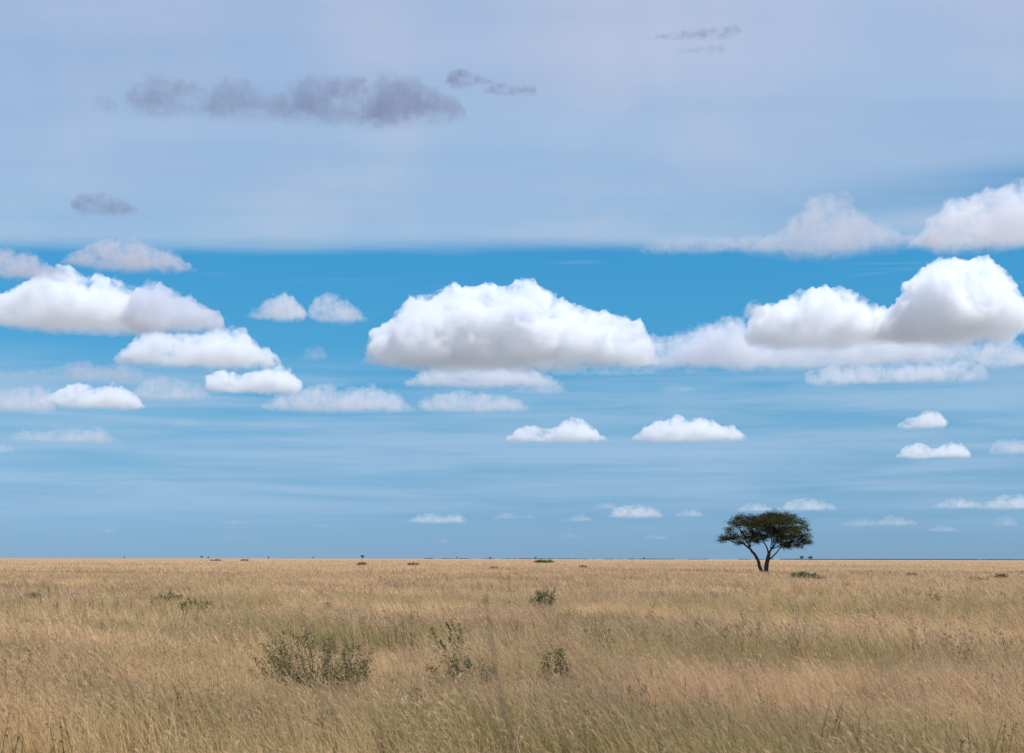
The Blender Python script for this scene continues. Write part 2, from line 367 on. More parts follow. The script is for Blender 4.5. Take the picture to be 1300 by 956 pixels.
    c('broad ragged grey cloud scrap in the upper left', [(172,126),(180,106),(198,98),(220,102),(240,106),(262,106),(280,99),(300,98),(318,106),(340,112),(360,112)], 140, dens=0.035, colr=VEIL_SHADE, **g)
    c('largest ragged grey cloud scrap, left of the top middle', [(364,128),(378,110),(394,99),(412,102),(434,103),(456,97),(478,92),(500,94),(522,98),(544,108),(566,116),(590,136)], 148, dens=0.042, colr=VEIL_SHADE, **g)
    c('thin trailing grey wisp right of the largest grey scrap', [(570,94),(582,86),(598,92),(618,99),(636,104)], 106, dens=0.118, colr=VEIL_SHADE, **g)
    c('end of the trailing grey wisp nearest the top middle', [(618,108),(636,103),(656,108),(678,107)], 118, dens=0.094, colr=VEIL_SHADE, **g)
    c('small dark blue grey scrap above the mauve cloud on the left', [(98,256),(110,246),(126,245),(142,249),(158,253),(178,268)], 270, dens=0.061, colr=VEIL_SHADE, **g)
    c('faint grey fleck left of the broad ragged scrap', [(118,128),(130,120),(142,126),(150,136)], 138, dens=0.034, colr=VEIL_SHADE, **g)
    c('thin dark streak of cloud in the upper right', [(796,49),(830,42),(870,38),(905,35),(934,34)], 48, dens=0.102, colr=VEIL_SHADE, **g)
    c('fainter dark streak under the first in the upper right', [(810,70),(850,63),(890,58),(916,57)], 67, dens=0.063, colr=VEIL_SHADE, **g)
# ------------------------------------------------------------------ the plain
def plain_colour(N):
    """colour of the dry plain by place, shared by the soil sheet and the grass"""
    geo = N.n('ShaderNodeNewGeometry'); P = geo.outputs['Position']
    Pf = N.vmul(P, (1, 1, 0))
    sep = N.n('ShaderNodeSeparateXYZ'); N.link(P, sep.inputs[0]); Y = sep.outputs[1]
    a = N.noise(Pf, 0.035, 4, 0.55)          # broad stands, tens of metres
    b = N.noise(Pf, 0.16, 4, 0.6)            # clumps, metres
    c = N.noise(N.vmul(P, (0.007, 0.035, 0)), 1.0, 4, 0.6)  # long bands far off
    d = N.noise(Pf, 0.55, 3, 0.6)
    straw = (0.84, 0.62, 0.35); pink = (0.82, 0.585, 0.40); mauve = (0.33, 0.225, 0.18); olive = (0.36, 0.315, 0.145); gold = (0.90, 0.70, 0.37)
    col_ = N.mix(N.ss(a, 0.40, 0.60), straw, pink)
    col_ = N.mix(N.ss(b, 0.50, 0.62, 0, 0.85), col_, gold)
    col_ = N.mix(N.math('MULTIPLY', N.ss(N.math('ADD', N.math('MULTIPLY', a, 0.5), N.math('MULTIPLY', d, 0.5)), 0.50, 0.62), N.ss(Y, 160, 40, 0.35, 0.9)), col_, mauve)
    e = N.noise(N.vmul(P, (0.05, 0.09, 0)), 1.0, 4, 0.6)
    col_ = N.mix(N.math('MULTIPLY', N.ss(e, 0.43, 0.55), N.ss(Y, 120, 34, 0.15, 0.9)), col_, olive)
    far = N.math('MULTIPLY', N.ss(c, 0.50, 0.62), N.ss(Y, 50, 120, 0, 0.7))
    col_ = N.mix(far, col_, (0.30, 0.20, 0.13))
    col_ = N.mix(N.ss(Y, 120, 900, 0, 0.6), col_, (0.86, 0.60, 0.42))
    return col_, P, (a, b, c, d)

def make_ground():
    m, t = new_mat('dry_plain'); N = NT(t)
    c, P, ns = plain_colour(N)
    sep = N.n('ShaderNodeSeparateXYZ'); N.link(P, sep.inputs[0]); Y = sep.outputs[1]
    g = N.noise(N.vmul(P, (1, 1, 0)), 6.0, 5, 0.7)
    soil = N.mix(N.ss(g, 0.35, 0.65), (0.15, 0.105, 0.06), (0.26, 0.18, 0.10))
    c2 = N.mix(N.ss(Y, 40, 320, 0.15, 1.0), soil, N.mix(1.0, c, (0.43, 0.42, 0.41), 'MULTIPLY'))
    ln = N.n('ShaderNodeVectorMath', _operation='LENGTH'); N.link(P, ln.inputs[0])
    c2 = N.mix(N.ss(ln.outputs[1], 3500, 7000), c2, (0.21, 0.21, 0.20))     # far ground greyed, added to cut warm bounce light on the cloud bases
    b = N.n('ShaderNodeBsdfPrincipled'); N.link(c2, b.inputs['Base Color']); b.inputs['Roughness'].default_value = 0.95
    b.inputs['Specular IOR Level'].default_value = 0.1
    o = N.n('ShaderNodeOutputMaterial'); N.link(b.outputs[0], o.inputs[0])
    # one sheet to the horizon, finer near the camera, with the faint swells of a real plain
    rr = [0] + [3 * 1.16 ** i for i in range(67)]
    rr = [r for r in rr if r < 60000] + [60000]
    nseg = 160; V = [(0, 0, 0)]; Fc = []
    for r in rr[1:]:
        for k in range(nseg):
            th = 2 * math.pi * k / nseg
            V.append((r * math.sin(th), r * math.cos(th), 0))
    V = np.array(V, float)
    V[:, 2] = ground_z(V[:, 0], V[:, 1])
    for k in range(nseg): Fc.append((0, 1 + (k + 1) % nseg, 1 + k))
    for j in range(len(rr) - 2):
        for k in range(nseg):
            a = 1 + j * nseg + k; b2 = 1 + j * nseg + (k + 1) % nseg
            Fc.append((a, b2, b2 + nseg, a + nseg))
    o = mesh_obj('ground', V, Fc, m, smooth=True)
    tag(o, kind='structure')
    o.data.flip_normals() if o.data.polygons[5].normal.z < 0 else None

def ground_z(x, y):
    x = np.asarray(x, float); y = np.asarray(y, float)
    r = np.hypot(x, y)
    p = np.stack([x / 90, y / 45, 0 * x], -1)
    w = np.clip((r - 20) / 60, 0, 1) * np.clip((3000 - r) / 2000, 0, 1)
    return (fbm(p.reshape(-1, 3), 2).reshape(x.shape) - 0.5) * 0.35 * w
def gz(x, y): return float(ground_z(np.array([x]), np.array([y]))[0])

# ------------------------------------------------------------------ grass
def make_tuft(g, nb, h, wid, spread, heads, segs=4, lean=0.45):
    """one tuft as a mesh: curved tapering blades leaning with the wind, some with feathery heads"""
    V = []; Fc = []; A = []; Hd = []
    for i in range(nb):
        bx, by = g.normal(0, spread, 2)
        hh = h * g.uniform(0.45, 1.1)
        th = g.uniform(0, 2 * math.pi)
        fx = -lean * g.uniform(0.3, 1.5) + 0.22 * math.cos(th); fy = 0.30 * math.sin(th) + 0.05
        cu = g.uniform(0.6, 1.8)
        wd = g.uniform(0, math.pi); rnd = g.random(); head = g.random() < heads
        w = wid * g.uniform(0.6, 1.3)
        base = len(V)
        P = []
        for k in range(segs + 1):
            q = k / segs
            l = (q ** (1 + 0.6 * cu)) * hh
            P.append(np.array([bx + fx * l, by + fy * l, hh * (q - 0.18 * cu * q * q * abs(lean) * 1.2)]))
        for k, p in enumerate(P):
            q = k / segs; ww = w * (1 - 0.85 * q) * 0.5
            dx, dy = math.cos(wd) * ww, math.sin(wd) * ww
            V += [(p[0] - dx, p[1] - dy, p[2]), (p[0] + dx, p[1] + dy, p[2])]; A += [rnd] * 2; Hd += [0.0] * 2
            if k: Fc.append((base + 2 * k - 2, base + 2 * k - 1, base + 2 * k + 1, base + 2 * k))
        if head:
            tip = P[-1]; dr = P[-1] - P[-2]; dr /= np.linalg.norm(dr) + 1e-9
            L = hh * g.uniform(0.10, 0.20); hw = w * g.uniform(0.8, 1.5)
            for ph in (0, math.pi / 2):
                b0 = len(V); dx, dy = math.cos(wd + ph) * hw, math.sin(wd + ph) * hw
                s0 = tip - dr * L * 0.4; s1 = tip + dr * L * 0.15; s2 = tip + dr * L * 0.6 + np.array([-L * 0.2, 0, -L * 0.15])
                V += [tuple(s0), (s1[0] - dx, s1[1] - dy, s1[2]), tuple(s2), (s1[0] + dx, s1[1] + dy, s1[2])]
                A += [rnd] * 4; Hd += [1.0] * 4; Fc.append((b0, b0 + 1, b0 + 2, b0 + 3))
    me = bpy.data.meshes.new('grass_tuft'); me.from_pydata(V, [], Fc); me.update()
    for nm, dat in (('rnd', A), ('head', Hd)):
        at = me.attributes.new(nm, 'FLOAT', 'POINT'); at.data.foreach_set('value', np.array(dat, np.float32))
    return me

def grass_mat():
    m, t = new_mat('dry_grass'); N = NT(t)
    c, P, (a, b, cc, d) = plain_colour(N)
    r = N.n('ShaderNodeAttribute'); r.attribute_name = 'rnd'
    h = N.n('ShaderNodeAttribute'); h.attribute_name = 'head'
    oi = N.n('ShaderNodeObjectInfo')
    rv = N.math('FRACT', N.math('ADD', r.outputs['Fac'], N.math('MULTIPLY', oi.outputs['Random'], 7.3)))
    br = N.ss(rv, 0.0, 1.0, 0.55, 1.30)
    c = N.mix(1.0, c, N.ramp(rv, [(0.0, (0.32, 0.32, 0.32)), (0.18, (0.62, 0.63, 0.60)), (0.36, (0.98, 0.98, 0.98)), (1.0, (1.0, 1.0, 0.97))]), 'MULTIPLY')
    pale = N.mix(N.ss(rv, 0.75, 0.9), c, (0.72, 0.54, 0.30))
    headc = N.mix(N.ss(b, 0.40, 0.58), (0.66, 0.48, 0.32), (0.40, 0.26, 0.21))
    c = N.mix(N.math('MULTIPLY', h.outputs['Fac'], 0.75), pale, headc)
    df = N.n('ShaderNodeBsdfDiffuse'); tr = N.n('ShaderNodeBsdfTranslucent')
    N.link(c, df.inputs[0]); N.link(c, tr.inputs[0])
    mx = N.n('ShaderNodeMixShader'); mx.inputs[0].default_value = 0.5
    N.link(df.outputs[0], mx.inputs[1]); N.link(tr.outputs[0], mx.inputs[2])
    o = N.n('ShaderNodeOutputMaterial'); N.link(mx.outputs[0], o.inputs[0])
    return m

def scatter(name, pts, rot, scl, idx, protos, mat):
    """one mesh of points whose geometry nodes stand a tuft on each"""
    me = bpy.data.meshes.new(name); me.from_pydata(pts.tolist(), [], []); me.update()
    for nm, ty, dat in (('rot', 'FLOAT', rot), ('scl', 'FLOAT', scl), ('idx', 'INT', idx)):
        at = me.attributes.new(nm, ty, 'POINT'); at.data.foreach_set('value', dat)
    ob = bpy.data.objects.new(name, me); col.objects.link(ob)
    pc = bpy.data.collections.new(name + '_kinds')
    for k, p in enumerate(protos):
        q = bpy.data.objects.new(name + '_tuft_%02d' % k, p); p.materials.append(mat); pc.objects.link(q)
    ng = bpy.data.node_groups.new(name, 'GeometryNodeTree')
    ng.interface.new_socket('Geometry', in_out='INPUT', socket_type='NodeSocketGeometry')
    ng.interface.new_socket('Geometry', in_out='OUTPUT', socket_type='NodeSocketGeometry')
    N = NT(ng)
    gi = N.n('NodeGroupInput'); go = N.n('NodeGroupOutput')
    ci = N.n('GeometryNodeCollectionInfo'); ci.inputs[0].default_value = pc; ci.inputs['Separate Children'].default_value = True; ci.inputs['Reset Children'].default_value = True
    ip = N.n('GeometryNodeInstanceOnPoints')
    def att(nm, ty):
        x = N.n('GeometryNodeInputNamedAttribute'); x.data_type = ty; x.inputs[0].default_value = nm
        return x.outputs[0]
    N.link(gi.outputs[0], ip.inputs['Points']); N.link(ci.outputs[0], ip.inputs['Instance'])
    ip.inputs['Pick Instance'].default_value = True
    N.link(att('idx', 'INT'), ip.inputs['Instance Index'])
    cx = N.n('ShaderNodeCombineXYZ'); N.link(att('rot', 'FLOAT'), cx.inputs[2]); N.link(cx.outputs[0], ip.inputs['Rotation'])
    N.link(att('scl', 'FLOAT'), ip.inputs['Scale'])
    N.link(ip.outputs[0], go.inputs[0])
    ob.modifiers.new('grass', 'NODES').node_group = ng
    tag(ob, kind='stuff')
    return ob

def make_grass():
    mat = grass_mat(); g = np.random.default_rng(11)
    bands = [  # r0, r1, tufts per m2, blades, height, blade width, spread
        (6, 34, 13.0, 34, 0.62, 0.0075, 0.09, 0.35),
        (34, 75, 6.0, 34, 0.62, 0.014, 0.15, 0.35),
        (75, 170, 1.3, 40, 0.60, 0.034, 0.36, 0.3),
        (170, 420, 0.22, 50, 0.58, 0.075, 1.3, 0.2),
        (420, 1500, 0.02, 60, 0.58, 0.22, 4.5, 0.1)]
    HALF = R(33)
    P = []; Rr = []; S = []; I = []; protos = []
    for bi, (r0, r1, dn, nb, h, wd, sp, hd) in enumerate(bands):
        for k in range(5): protos.append(make_tuft(g, nb, h * (1 if k else 1.2), wd, sp, hd, segs=4 if bi < 2 else 3, lean=[.45, .6, .35, .5, .25][k]))
        n = int(dn * HALF * (r1 * r1 - r0 * r0))
        r = np.sqrt(g.uniform(r0 * r0, r1 * r1, n)); th = g.uniform(-HALF, HALF, n)
        x, y = r * np.sin(th), r * np.cos(th)
        cov = fbm(np.stack([x / 7, y / 7, 0 * x], 1), 4, 0.6)
        keep = g.random(n) < np.clip((cov - 0.30) * 4, 0.22, 1)
        tall = fbm(np.stack([x / 3.5 + 40, y / 3.5, 0 * x], 1), 4, 0.6)
        x, y, tall = x[keep], y[keep], tall[keep]
        P.append(np.stack([x, y, ground_z(x, y)], 1)); m = len(x)
        Rr.append(g.normal(0, 0.5, m)); S.append(np.clip(0.15 + tall * 1.65 + g.normal(0, 0.15, m), 0.35, 1.6)); I.append(g.integers(0, 5, m) + bi * 5)
    print('tufts', sum(len(a) for a in P))
    ob = scatter('grass', np.concatenate(P), np.concatenate(Rr), np.concatenate(S), np.concatenate(I).astype(np.int32), protos, mat)
    return ob
# ------------------------------------------------------------------ woody plants
def tube(path, rad, ns=7):
    V = []; Fc = []
    path = [np.array(p, float) for p in path]
    for i, p in enumerate(path):
        d = path[min(i + 1, len(path) - 1)] - path[max(i - 1, 0)]; d /= np.linalg.norm(d) + 1e-9
        a = np.cross(d, (0.3, 1, 0.2)); a /= np.linalg.norm(a); b = np.cross(d, a)
        for k in range(ns):
            th = 2 * math.pi * k / ns
            V.append(p + (a * math.cos(th) + b * math.sin(th)) * rad[i])
    for i in range(len(path) - 1):
        for k in range(ns):
            k2 = (k + 1) % ns
            Fc.append((i * ns + k, i * ns + k2, (i + 1) * ns + k2, (i + 1) * ns + k))
    Fc.append(tuple(range(ns))[::-1]); Fc.append(tuple((len(path) - 1) * ns + k for k in range(ns)))
    return V, Fc
def smooth_path(pts, g, sub=4, jit=0.0):
    pts = [np.array(p, float) for p in pts]; out = []
    for i in range(len(pts) - 1):
        p0 = pts[max(i - 1, 0)]; p1 = pts[i]; p2 = pts[i + 1]; p3 = pts[min(i + 2, len(pts) - 1)]
        for k in range(sub):
            t = k / sub
            q = 0.5 * (2 * p1 + (p2 - p0) * t + (2 * p0 - 5 * p1 + 4 * p2 - p3) * t * t + (3 * p1 - p0 - 3 * p2 + p3) * t ** 3)
            out.append(q + g.normal(0, jit, 3) * (1 if (i or k) else 0))
    out.append(pts[-1]); return out
class Bag:
    def __init__(s): s.V = []; s.F = []; s.R = []
    def add(s, V, Fc, r=0.5):
        o = len(s.V); s.V += [tuple(map(float, v)) for v in V]; s.F += [tuple(a + o for a in f) for f in Fc]; s.R += [r] * len(V)
    def build(s, name, mat, parent=None, smooth=False):
        ob = mesh_obj(name, s.V, s.F, mat, parent, smooth)
        at = ob.data.attributes.new('rnd', 'FLOAT', 'POINT'); at.data.foreach_set('value', np.array(s.R, np.float32))
        return ob
def leaf(bag, g, p, size, up=0.4, narrow=0.5, r=None):
    n = g.normal(0, 1, 3); n[2] = abs(n[2]) + up; n /= np.linalg.norm(n)
    a = np.cross(n, g.normal(0, 1, 3)); a /= np.linalg.norm(a) + 1e-9; b = np.cross(n, a)
    L = size * g.uniform(0.6, 1.3); W = L * narrow
    bag.add([p - a * L / 2, p - b * W / 2, p + a * L / 2, p + b * W / 2], [(0, 1, 2, 3)], g.random() if r is None else r)

def leaf_mat(name, c0, c1, c2, trans=0.25):
    m, t = new_mat(name); N = NT(t)
    r = N.n('ShaderNodeAttribute'); r.attribute_name = 'rnd'
    c = N.ramp(r.outputs['Fac'], [(0.0, c0), (0.55, c1), (1.0, c2)])
    geo = N.n('ShaderNodeNewGeometry')
    k = N.noise(geo.outputs['Position'], 0.9, 3, 0.6)
    c = N.mix(N.ss(k, 0.4, 0.6, 0, 0.4), c, c2)
    df = N.n('ShaderNodeBsdfDiffuse'); tr = N.n('ShaderNodeBsdfTranslucent')
    N.link(c, df.inputs[0]); N.link(c, tr.inputs[0])
    mx = N.n('ShaderNodeMixShader'); mx.inputs[0].default_value = trans
    N.link(df.outputs[0], mx.inputs[1]); N.link(tr.outputs[0], mx.inputs[2])
    o = N.n('ShaderNodeOutputMaterial'); N.link(mx.outputs[0], o.inputs[0])
    return m
def bark_mat(name, c0, c1, scale=6.0):
    m, t = new_mat(name); N = NT(t)
    tc = N.n('ShaderNodeTexCoord')
    k = N.noise(N.vmul(tc.outputs['Object'], (1, 1, 0.25)), scale, 6, 0.7)
    b = N.n('ShaderNodeBsdfPrincipled'); N.link(N.mix(N.ss(k, 0.35, 0.65), c0, c1), b.inputs['Base Color']); b.inputs['Roughness'].default_value = 0.9
    bp = N.n('ShaderNodeBump'); bp.inputs['Strength'].default_value = 0.8; bp.inputs['Distance'].default_value = 0.04
    N.link(k, bp.inputs['Height']); N.link(bp.outputs[0], b.inputs['Normal'])
    o = N.n('ShaderNodeOutputMaterial'); N.link(b.outputs[0], o.inputs[0])
    return m

def root(name, loc):
    o = bpy.data.objects.new(name, None); col.objects.link(o); o.location = loc; o.empty_display_size = 0.3
    return o

def make_tree():
    g = np.random.default_rng(5)
    bark = bark_mat('acacia_bark', (0.030, 0.024, 0.020), (0.075, 0.058, 0.045))
    lf = leaf_mat('acacia_leaf', (0.020, 0.026, 0.010), (0.044, 0.050, 0.018), (0.090, 0.085, 0.034), 0.2)
    X0, Y0 = 967.0, 728.5
    B = ground_at(X0, Y0); B.z = gz(B.x, B.y)
    k = math.hypot(B.x, B.y) / F * 1.0
    az = math.atan2(B.x, B.y)
    def L(px, py, d=0.0): return np.array([(px - X0) * k, d * k, (Y0 - py) * k])
    t = root('acacia_tree', B); t.rotation_euler.z = -az
    tag(t, 'lone dark flat-topped acacia tree with forked trunks standing on the dry plain', 'tree')
    def limb(name, pts, r0, r1, par=t, jit=0.05):
        P = smooth_path([L(*p) for p in pts], g, 4, jit); n = len(P)
        V, Fc = tube(P, [(r0 + (r1 - r0) * (i / (n - 1)) ** 0.8) * k for i in range(n)], 8)
        b = Bag(); b.add(V, Fc); return b.build(name, bark, par, True)
    # two trunks from one foot
    V = Bag()
    for pts, r0, r1 in (([(967.5, 730, 0), (965.5, 721, 0), (963, 712, -1), (959.5, 705, -2), (954, 698, -3)], 2.4, 1.5),
                        ([(972, 730, 0), (972.5, 722, 0), (974, 714, 1), (975.5, 708, 1), (977, 702, 1)], 3.2, 2.0)):
        P = smooth_path([L(*p) for p in pts], g, 4, 0.04); n = len(P)
        v, f = tube(P, [(r0 + (r1 - r0) * (i / (n - 1)) + (0.9 * max(0, 1 - i / 3.0))) * k for i in range(n)], 10); V.add(v, f)
    V.build('trunk', bark, t, True)
    br = [([(954, 698, -3), (950, 690, -4), (946, 682, -5), (941, 672, -8), (936, 666, -8)], 1.2, .4),
          ([(956, 701, -3), (947, 693, 4), (936, 687, 10), (924, 684, 12), (915, 683, 12)], .8, .3),
          ([(953, 696, -3), (955, 686, 8), (957, 675, 16), (958, 666, 20)], .9, .35),
          ([(976, 704, 1), (974, 696, -2), (969, 686, -4), (965, 676, -6), (961, 666, -8)], 1.2, .4),
          ([(977, 702, 1), (982, 695, 4), (987, 686, 6), (990, 675, 7), (992, 663, 8)], 1.4, .4),
          ([(974.5, 712, 1), (982, 706, -4), (990, 697, -10), (1004, 680, -18), (1012, 670, -20)], 1.1, .35),
          ([(980, 698, 1), (992, 693, 12), (1005, 687, 14), (1016, 681, 15)], .8, .3),
          ([(978, 700, 1), (980, 690, -14), (980, 678, -22), (978, 664, -28)], .9, .3),
          ([(980, 698, 2), (983, 688, 20), (984, 676, 28), (982, 662, 34)], .9, .3),
          ([(955, 699, -2), (945, 690, -18), (936, 680, -26), (928, 672, -28)], .7, .3)]
    for b in br: limb('branch', *b)
    # crown: flat pads of fine leaves, open towards the underside
    pads = [(986, 656, 8, 20, 4.2), (998, 658, -8, 20, 4.5), (1009, 663, 2, 15, 5), (972, 661, 5, 18, 4), (958, 659, -12, 13, 3.2), (947, 658.5, 4, 13, 3.4), (931, 663.5, 0, 13, 3.4),
            (940, 668, -12, 12, 3), (1016, 671, -8, 12, 5), (1019, 680, 4, 11, 4.5), (1009, 686, 6, 11, 4.5), (1000, 691, 8, 8, 3), (1022, 687, 2, 7, 2.6), (985, 666, -18, 20, 4.5), (968, 668, 18, 17, 4), (998, 671, 18, 16, 5),
            (920, 682, 12, 10, 3.8), (926, 675, -22, 10, 3), (936, 683, 14, 8, 3), (912, 686, 8, 5, 2.5), (952, 676, 20, 11, 3), (940, 690, 12, 7, 2.2), (955, 684, -14, 6, 2.2),
            (978, 655, 34, 16, 3.5), (992, 660, 30, 16, 4), (976, 662, -34, 16, 4), (994, 664, -36, 14, 4), (950, 666, 30, 13, 3.2), (1004, 676, -24, 14, 4.5), (960, 672, -30, 12, 3), (990, 679, 22, 9, 3), (1003, 682, -12, 11, 4), (971, 675, -16, 8, 2.5), (958, 679, 4, 9, 3), (966, 680, 10, 8, 3), (992, 683, -6, 8, 3.5), (985, 676, 4, 10, 3.5), (948, 684, -4, 8, 3), (978, 672, 0, 12, 3), (957, 688, 6, 8, 2.8), (966, 685, -8, 9, 2.8), (977, 682, 8, 9, 3), (988, 688, 6, 8, 2.8), (999, 694, 6, 7, 2.2), (962, 663, 0, 14, 4), (957, 668, -4, 12, 3.5), (1024, 690, 0, 6, 2.2), (1012, 694, 4, 8, 2.2)]
    cr = Bag(); tw = Bag(); ends = [L(*b[0][-1]) for b in br] + [L(*b[0][-2]) for b in br]
    for (px, py, d, hw, hh) in pads:
        px += 5 if px < 935 else 0; px = 974 + (px - 974) * 0.96; hw *= 0.96
        c = L(px, py, d); rx = hw * k; rz = hh * k; ry = hw * k * 0.8
        e = min(ends, key=lambda q: np.linalg.norm(q - c))
        for j in range(7):
            a = g.uniform(0, 2 * math.pi); q = math.sqrt(g.random()) * 0.85
            tip = c + np.array([rx * q * math.cos(a), ry * q * math.sin(a), rz * g.uniform(-0.5, 0.3)])
            mid = (e + tip) / 2 + np.array([0, 0, -0.25]) + g.normal(0, 0.1, 3)
            v, f = tube(smooth_path([e, mid, tip], g, 3, 0.03), list(np.linspace(0.28 * k * 1.3, 0.1 * k, 7)), 4); tw.add(v, f)
        # clumps within the pad, leaving gaps
        nc = int(6 + hw * hh * 0.58)
        for j in range(nc):
            a = g.uniform(0, 2 * math.pi); q = math.sqrt(g.random())
            cc = c + np.array([rx * q * math.cos(a), ry * q * math.sin(a), rz * g.normal(0.0, 0.75) * (1 - 0.5 * q) - rz * 0.5 * q * q])
            cs = g.uniform(0.25, 0.62); sh = np.clip(g.normal(0.45, 0.25), 0, 1)
            for m_ in range(int(40 * (cs / 0.45) ** 2)):
                p = cc + g.normal(0, 1, 3) * np.array([cs * 0.72, cs * 0.72, cs * 0.34])
                leaf(cr, g, p, 0.19, 0.5, 0.55, float(np.clip(sh + g.normal(0, 0.18), 0, 1)))
    tw.build('twigs', bark, t)
    cr.build('crown', lf, t)
    print('tree leaves', len(cr.F))

SH = {}
def shrub(name, label, px, py, wpx, hpx, n, leafs, lsize, cat='bush', mat='green', spire=False, group=None, lean=-0.15, twig=True, seed=0, bare=0.15, deep=0.6):
    g = np.random.default_rng(int(px * 3 + py) + seed)
    B = ground_at(px, py); B.z = gz(B.x, B.y); D = math.hypot(B.x, B.y); k = D / F
    W = wpx * k; H = hpx * k
    t = root(name, B); t.rotation_euler.z = -math.atan2(B.x, B.y)
    tag(t, label, cat, group)
    st = Bag(); lv = Bag(); leafs = int(leafs * 1.7)
    for i in range(n):
        bx = g.uniform(-0.5, 0.5) * W * (0.8 if spire else 0.65); by = g.uniform(-0.5, 0.5) * W * deep * 0.8
        hh = H * (1 - (0.0 if spire else 0.75) * (abs(2 * bx / W)) ** 2) * g.uniform(0.6, 1.0) if i else H
        ex = bx * (1.0 if spire else 1.55) + lean * hh + g.normal(0, 0.04) * hh; ey = by * 1.4
        P = smooth_path([(bx * .45, by * .45, -0.03), (bx * 1.1 + lean * 0.3 * hh, by * 1.1, hh * 0.45), (ex, ey, hh)], g, 5, 0.008 * H)
        r0 = max(0.005, 0.0045 * k / 0.02)
        V, Fc = tube(P, list(np.linspace(r0, r0 * 0.4, len(P))), 4); st.add(V, Fc, g.random())
        sh = np.clip(g.normal(0.5, 0.2), 0, 1)
        for j in range(leafs):
            q = bare + (1 - bare) * g.random() ** 0.8
            f = q * (len(P) - 1); a = int(min(f, len(P) - 2)); p = P[a] + (P[a + 1] - P[a]) * (f - a)
            off = (lsize * (0.6 if spire else 1.1)) * (1.25 - q * 0.6)
            leaf(lv, g, p + g.normal(0, 1, 3) * off * np.array([1, 1, 0.7]), lsize, 0.3, 0.5, float(np.clip(sh + g.normal(0, 0.2), 0, 1)))
    st.build('stems', SH['stem'], t)
    lv.build('leaves', SH[mat], t)
    return t

